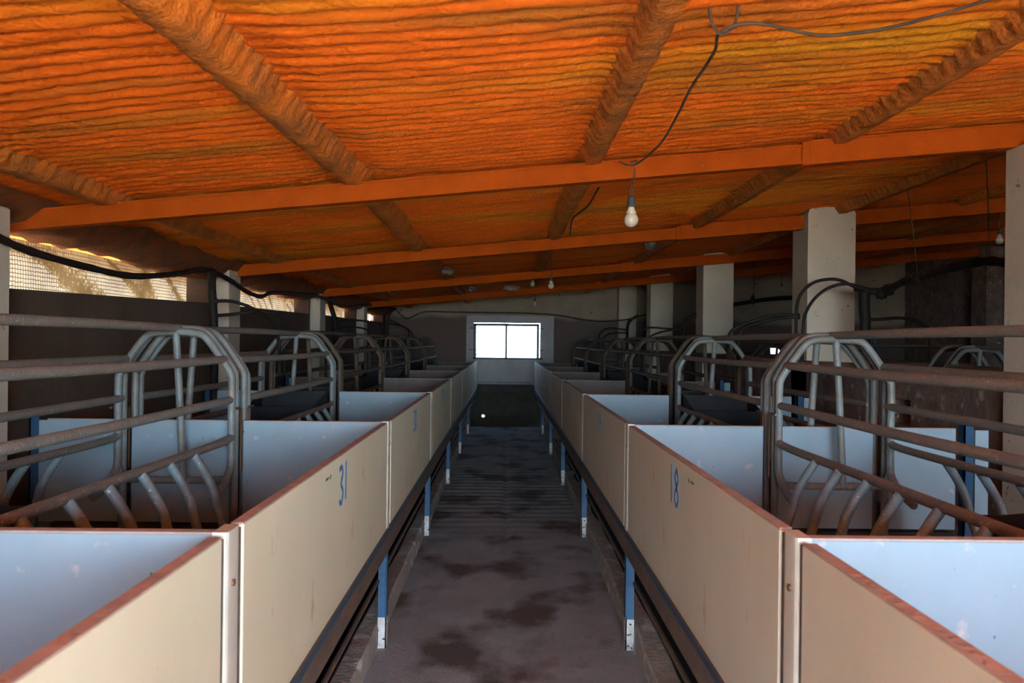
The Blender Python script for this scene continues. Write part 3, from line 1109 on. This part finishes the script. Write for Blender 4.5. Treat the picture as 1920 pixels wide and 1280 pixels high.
proto = make_crate()
used = False
for (sg, sname, xc) in ((-1, 'left', -1.68), (1, 'right', 1.70)):
    for k in range(0, 6):
        y0, y1 = J[k] + 0.07, J[k + 1] - 0.06
        c = proto if not used else copy_tree(proto)
        used = True
        # tails meet at joint 2, heads meet at joint 3, and so on
        if k % 2 == 0:
            c.location = (xc, y1 - CL, 0.62)
        else:
            c.location = (xc, y0 + CL, 0.62)
            c.rotation_euler = (0, 0, math.pi)
        if k >= 2:  # far crates: rusty brown with the weaker far light painted in
            for ch in [q for q in C.objects if q.parent == c]:
                if ch.name.startswith('feed_trough'):
                    continue
                ch.material_slots[0].link = 'OBJECT'
                ch.material_slots[0].material = MATS['galv_rusty_dim']
        c.location.z = 0.62 + (0.0, -0.006, 0.004, 0.0, -0.004, 0.003)[k] + (0.0 if sg < 0 else 0.002)
        tag(c, ('shade-toned rusty brown' if k >= 2 else 'grey galvanised') + ' tube farrowing crate in the %s row of pens, %s from the camera' % (sname, ordn[k]), 'crate',
            'farrowing crates of the %s row' % sname)
for k in range(1, 5):
    c = copy_tree(proto)
    y0, y1 = J[k] + 0.07, J[k + 1] - 0.06
    c.location = (3.86, y1 - CL if k % 2 == 0 else y0 + CL, 0.57)
    c.rotation_euler = (0, 0, 0 if k % 2 == 0 else math.pi)
    tag(c, 'shadowed grey crate of the row behind the low brown wall and pillars, %s in view' % ordn[k - 1], 'crate', 'crates behind the low brown wall')
    for q in range(1):
        p = MB()
        p.tube([(4.20, J[k], 0.0), (4.20, J[k], 1.75)], 0.02, 8)
        tag(p.build('wall_post', 'blue_paint'), 'thin blue post among the crates behind the low brown wall, %s in view' % ordn[k - 1], 'post',
            'blue posts behind the low wall')

# ------------------------------------------------------------------ hoses and pipes
def px(x, y, d):
    """point seen at photo pixel (x, y) at depth d along the barn"""
    hz = 640 + 0.012 * (x - 947)
    return ((x - 947) * d / FPX - 0.012 * (y - 640) * d / FPX * -1 * 0, d, H + (hz - y) * d / FPX)


m = MB()
m.tube([px(-40, 430, 3.65), px(0, 447, 3.8), px(60, 472, 4.05), px(160, 500, 4.55), px(250, 518, 5.2), px(330, 514, 5.85), px(385, 506, 6.4),
        px(430, 525, 6.95), px(465, 548, 7.5), px(490, 556, 7.9), px(512, 549, 8.25), px(560, 552, 9.3), px(590, 554, 10.1), px(625, 566, 11.2),
        px(643, 575, 11.9), px(690, 572, 13.9), px(705, 577, 15.0), px(722, 577, 16.2), px(742, 580, 17.1)], 0.021, 10, 6,
       lambda t: 1 + 0.14 * math.sin(t * 211) * math.sin(t * 97))
o = m.build('water_main', 'hose')
tag(o, 'thick black conduit sagging along the top of the left wall', 'pipe')
m = MB()
m.tube([px(744, 583, 17.22), px(762, 597, 17.25), px(780, 590, 17.25), px(800, 584, 17.25), px(850, 585, 17.25), px(920, 586, 17.25), px(985, 587, 17.25), px(1040, 590, 17.25),
        px(1070, 595, 17.25), px(1100, 600, 17.2), px(1125, 602, 17.1), px(1155, 601, 16.9), px(1180, 598, 16.9), px(1196, 590, 16.9)], 0.016, 8, 5)
tag(m.build('wall_cable', 'wire'), 'brown cable sagging across the end wall above the window', 'cable')


def feed(lab, main, hoses, rad, grp):
    r = empty('drop_pipe', main[0], lab, 'pipe', grp)
    o = Vector(main[0])
    m = MB()
    m.tube([Vector(p) - o for p in main], rad, 10, 4)
    m.build('downpipe', 'hose', r)
    for h in hoses:
        m = MB()
        m.tube([Vector(p) - o for p in h], 0.0135, 8, 5)
        m.tube([Vector(h[0]) - o, Vector(h[0]).lerp(Vector(h[1]), 0.15) - o], 0.021, 8)
        m.build('hose', 'hose', r)


d = 6.5
feed('black drop pipe with two arched hoses by the left wall, nearest the camera',
     [px(398, 508, d - .1), px(398, 540, d), px(401, 580, d), px(404, 640, d), px(404, 760, d)],
     [[px(404, 565, d), px(435, 565, d), px(470, 576, d), px(495, 592, d - .1), px(512, 606, d - .15), px(524, 640, d - .2), px(526, 700, d - .25)],
      [px(404, 592, d), px(440, 589, d), px(480, 584, d + .05), px(515, 588, d + .1), px(532, 600, d + .15), px(535, 625, d + .2), px(535, 700, d + .25)]],
     0.034, 'drop pipes of the left row')
d = 11.25
feed('black drop pipe with two arched hoses by the left wall, second from the camera',
     [px(616, 560, d - .1), px(622, 580, d), px(629, 605, d), px(630, 640, d), px(631, 690, d)],
     [[px(632, 601, d), px(660, 600, d), px(690, 603, d), px(708, 612, d), px(712, 630, d), px(712, 665, d)],
      [px(632, 614, d), px(660, 613, d), px(685, 617, d), px(697, 628, d), px(700, 665, d)]],
     0.036, 'drop pipes of the left row')
d = 15.95
feed('black drop pipe with two arched hoses by the left wall, farthest from the camera',
     [px(736, 580, d), px(729, 592, d), px(727, 606, d), px(727, 650, d)],
     [[px(729, 606, d), px(745, 609, d), px(760, 614, d), px(770, 622, d), px(774, 630, d), px(776, 650, d)],
      [px(731, 600, d), px(752, 610, d), px(764, 618, d), px(768, 632, d), px(768, 650, d)]],
     0.022, 'drop pipes of the left row')

# right: main pipe hung on wires, with droppers
r = empty('water_main', px(1636, 546, 6.5), 'brown-black pipe hung on wires, rising towards the right edge beyond the pillars', 'pipe')
o = Vector(r.location)
m = MB()
m.tube([Vector(p) - o for p in (px(1605, 540, 6.6), px(1636, 546, 6.5), px(1665, 542, 6.4), px(1700, 526, 6.1), px(1725, 521, 5.95), px(1780, 503, 5.6), px(1850, 489, 5.2), px(1900, 493, 4.95), px(1990, 500, 4.5))],
       0.030, 10, 6, lambda t: 1 + 0.10 * math.sin(t * 90))
m.build('pipe', 'hose', r)
m = MB()
for c in (px(1668, 543, 6.4), px(1724, 521, 5.95), px(1655, 550, 6.45)):
    m.lathe([(0, -0.05), (0.04, -0.04), (0.05, 0), (0.04, 0.04), (0, 0.05)], Vector(c) - o, 10)
m.build('coupling', 'hose', r)
for (a, b) in ((px(1699, 366, 6.0), px(1723, 519, 5.95)), (px(1849, 306, 5.25), px(1858, 484, 5.2))):
    m = MB()
    A = Vector(a); A.z = sheet_z(A.x) - 0.02
    m.tube([A - o, (A.lerp(Vector(b), .5)) - o + Vector((0.004, 0, 0)), Vector(b) - o], 0.0035, 6)
    m.build('hanger_wire', 'wire', r)
d = 6.5
feed('thick black drop pipe with arched hoses beside the large whitewashed pillar',
     [px(1622, 548, d), px(1622, 575, d), px(1624, 600, d), px(1624, 660, d)],
     [[px(1650, 548, d), px(1610, 540, d), px(1580, 526, d), px(1555, 523, d), px(1525, 530, d), px(1503, 550, d), px(1495, 575, d), px(1494, 610, d), px(1494, 680, d)],
      [px(1650, 552, d), px(1610, 536, d), px(1580, 532, d), px(1550, 542, d), px(1528, 560, d), px(1514, 582, d), px(1508, 605, d), px(1506, 680, d)],
      [px(1626, 600, d), px(1655, 598, d), px(1690, 596, d), px(1720, 600, d), px(1738, 610, d), px(1746, 628, d), px(1746, 680, d)],
      [px(1500, 592, d), px(1470, 590, d), px(1440, 594, d), px(1410, 603, d), px(1385, 612, d), px(1370, 624, d), px(1367, 640, d), px(1366, 690, d)],
      [px(1500, 594, d), px(1465, 596, d), px(1430, 604, d), px(1402, 612, d), px(1390, 622, d), px(1386, 640, d), px(1386, 690, d)]],
     0.045, 'drop pipes of the right row')
d = 11.25
feed('black drop pipe with arched hoses in the right row, between the third and fourth pillars',
     [px(1305, 590, d), px(1290, 598, d), px(1283, 612, d), px(1282, 640, d), px(1282, 680, d)],
     [[px(1285, 617, d), px(1250, 616, d), px(1220, 614, d), px(1202, 620, d), px(1194, 634, d), px(1193, 670, d)],
      [px(1285, 616, d), px(1250, 620, d), px(1225, 628, d), px(1210, 640, d), px(1208, 670, d)],
      [px(1275, 618, d), px(1284, 600, d), px(1295, 592, d), px(1310, 588, d)]],
     0.030, 'drop pipes of the right row')
d = 15.95
feed('black drop pipe with arched hoses in the right row, nearest the end wall',
     [px(1182, 598, d), px(1177, 610, d), px(1176, 630, d), px(1176, 660, d)],
     [[px(1177, 618, d), px(1160, 616, d), px(1142, 615, d), px(1129, 621, d), px(1123, 632, d), px(1123, 655, d)],
      [px(1177, 624, d), px(1155, 624, d), px(1140, 627, d), px(1133, 636, d), px(1133, 655, d)],
      [px(1182, 602, d), px(1195, 594, d), px(1212, 590, d)]],
     0.030, 'drop pipes of the right row')
r = empty('water_main', px(1372, 572, 11.2), 'thin dark pipe hung between the third pillar and the large pillar', 'pipe')
o = Vector(r.location)
m = MB()
m.tube([Vector(p) - o for p in (px(1368, 572, 11.6), px(1400, 567, 11.2), px(1440, 561, 10.8), px(1490, 558, 10.3), px(1540, 560, 9.8))], 0.030, 8, 4)
m.build('pipe', 'hose', r)
m = MB()
A = Vector(px(1414, 540, 11.0)); A.z = sheet_z(A.x) - 0.02
m.tube([A - o, Vector(px(1413, 566, 11.0)) - o], 0.006, 6)
m.build('hanger_wire', 'wire', r)
m = MB()
m.lathe([(0, -0.07), (0.045, -0.03), (0.03, 0.03), (0.01, 0.08), (0, 0.08)], Vector(px(1412, 562, 11.0)) - o, 10)
m.build('coupling', 'hose', r)

# ------------------------------------------------------------------ bulbs and cables
def bulb(c, rad, top, lab, tilt=0.0):
    """c = centre of the globe"""
    r = empty('light_bulb', c, lab, 'light bulb', 'bare bulbs')
    k = rad / 0.034
    m = MB()
    prof = [(0.0, -0.034)]
    for q in range(1, 13):
        a = -math.pi / 2 + q * math.pi / 14
        prof.append((0.034 * math.cos(a), 0.034 * math.sin(a)))
    prof += [(0.026, 0.028), (0.018, 0.045), (0.0145, 0.058), (0.014, 0.062)]
    m.lathe([(a * k, b * k) for a, b in prof], (0, 0, 0), 20)
    m.build('glass_globe', 'bulb_glass', r)
    m = MB()
    m.lathe([(a * k, b * k) for a, b in [(0.0, 0.058), (0.021, 0.058), (0.021, 0.072), (0.018, 0.076), (0.018, 0.092), (0.016, 0.108), (0.0, 0.108)]], (0, 0, 0), 16)
    m.build('socket', 'socket', r)
    m = MB()
    T = Vector(top) - Vector(c)
    z1 = 0.105 * k
    m.tube([(0.003 * k, 0, z1), (0.008 * k, 0, z1 + (T.z - z1) * .3), (T.x - .004, T.y, T.z * .75), (T.x, T.y, T.z)], 0.0032, 6, 4)
    m.tube([(-0.006 * k, 0, z1), (-0.004 * k, 0, z1 + (T.z - z1) * .3), (T.x + .002, T.y, T.z * .8), (T.x, T.y, T.z)], 0.0028, 6, 4)
    m.build('flex', 'wire', r)
    return r


bulb(px(1181, 412, 4.05), 0.038, px(1186, 312, 4.08), 'large bare light bulb hanging from the nearest roof beam over the aisle')
t2 = px(1032, 536, 9.6)
bulb(t2, 0.036, (t2[0], t2[1], sheet_z(t2[0]) - 0.03), 'bare bulb hanging in mid-barn over the aisle, right of the window')
t2 = px(1002, 571, 14.6)
bulb(t2, 0.036, (t2[0], t2[1], sheet_z(t2[0]) - 0.03), 'small far bare bulb hanging in front of the end wall')
t2 = px(997, 533, 12.2)
bulb(t2, 0.036, (t2[0], t2[1], sheet_z(t2[0]) - 0.03), 'bare bulb close under the roof, left of the mid-barn bulb')
t2 = px(1466, 542, 15.0)
bulb(t2, 0.036, (t2[0], t2[1], sheet_z(t2[0]) - 0.03), 'tiny bare bulb seen between the third pillar and the large pillar')
t2 = px(1877, 450, 7.6)
bulb(t2, 0.036, (t2[0], t2[1], sheet_z(t2[0]) - 0.03), 'unlit bulb in the dark upper right beside the nearest pillar')

r = empty('ceiling_cable', px(1340, 66, 2.4), 'dusty grey cable strung under the roof towards the hanging bulb', 'cable')
o = Vector(r.location)
m = MB()
m.tube([Vector(p) - o for p in (px(1185, 309, 4.08), px(1200, 300, 3.95), px(1235, 268, 3.65), px(1262, 222, 3.35), px(1290, 165, 3.0), px(1318, 122, 2.75), px(1336, 90, 2.55),
                                px(1340, 66, 2.42), px(1362, 50, 2.38), px(1400, 42, 2.38), px(1450, 48, 2.38), px(1530, 64, 2.4), px(1600, 60, 2.4), px(1660, 50, 2.4), px(1740, 30, 2.4), px(1850, -4, 2.4), px(1960, -40, 2.4))],
       0.0052, 8, 6)
m.build('cable', 'wire', r)
m = MB()
m.tube([Vector(p) - o for p in (px(1322, -25, 2.4), px(1324, 20, 2.4), px(1332, 50, 2.4), px(1348, 64, 2.4), px(1368, 50, 2.4), px(1376, 25, 2.4), px(1380, -20, 2.4))], 0.0045, 6, 4)
m.build('tie_wire', 'wire', r)
m = MB()
m.tube([Vector(p) - o for p in (px(1158, 302, 4.15), px(1170, 308, 4.1), px(1186, 308, 4.07), px(1190, 300, 4.1), px(1180, 304, 4.08))], 0.0045, 6, 4)
m.build('knot', 'wire', r)
m = MB()
m.tube([px(1122, 347, 5.2), px(1112, 365, 5.4), px(1100, 385, 5.7), px(1082, 400, 6.1), px(1070, 412, 6.4), px(1066, 440, 6.6)], 0.0065, 8, 4)
tag(m.build('ceiling_cable', 'wire'), 'short dark cable under the roof between the first and second beams', 'cable')

# ------------------------------------------------------------------ torn foil on the underside of the roof
fo_l = ['hanging from the purlin left of the window, nearest the camera', 'on the purlin end above the left end of the window',
        'above the window near the far bulbs', 'right of the mid-barn bulb', 'under the purlin beside the third pillar',
        'by the eave above the far left row']
for q, (fx, fy, fd, sx_, sy_) in enumerate(((838, 503, 9.6, .16, .22), (884, 531, 13.0, .16, .20), (958, 536, 13.6, .30, .08),
                                            (1134, 515, 11.4, .09, .05), (1218, 470, 8.6, .12, .16), (735, 548, 12.2, .12, .18))):
    c = Vector(px(fx, fy, fd))
    c.z = sheet_z(c.x) - 0.075
    m = MB()
    nu, nv = 14, 8
    vs = []
    for a in range(nv + 1):
        th = math.pi * a / nv
        for b_ in range(nu):
            ph_ = 2 * math.pi * b_ / nu
            k_ = 1 + 0.35 * (random.random() - 0.5) * (0 < a < nv)
            vs.append((sx_ * .5 * math.sin(th) * math.cos(ph_) * k_, sy_ * .5 * math.sin(th) * math.sin(ph_) * k_, 0.05 * math.cos(th) * k_))
    fs = []
    for a in range(nv):
        for b_ in range(nu):
            b2 = (b_ + 1) % nu
            fs.append((a * nu + b_, a * nu + b2, (a + 1) * nu + b2, (a + 1) * nu + b_))
    m.add(vs, fs)
    o = m.build('foil_scrap', 'foil')
    o.location = c
    tag(o, 'silvery foil scrap ' + fo_l[q], 'foil', 'torn foil scraps under the roof')

# ------------------------------------------------------------------ channel at the end of the aisle
r = empty('end_channel', (0, 17.15, 0.5), 'dark metal channel with rail bars closing the aisle below the window', 'channel')
m = MB()
m.box(AL + 0.03, AR - 0.03, 0.0, 0.2, 0.0, 0.15, 0.004)
m.build('channel', 'slat', r)
for zz in (0.17, 0.215):
    m = MB()
    m.tube([(AL + 0.03, 0.02, zz), (AR - 0.03, 0.02, zz)], 0.010, 8)
    m.build('bar', 'galv_clean', r)
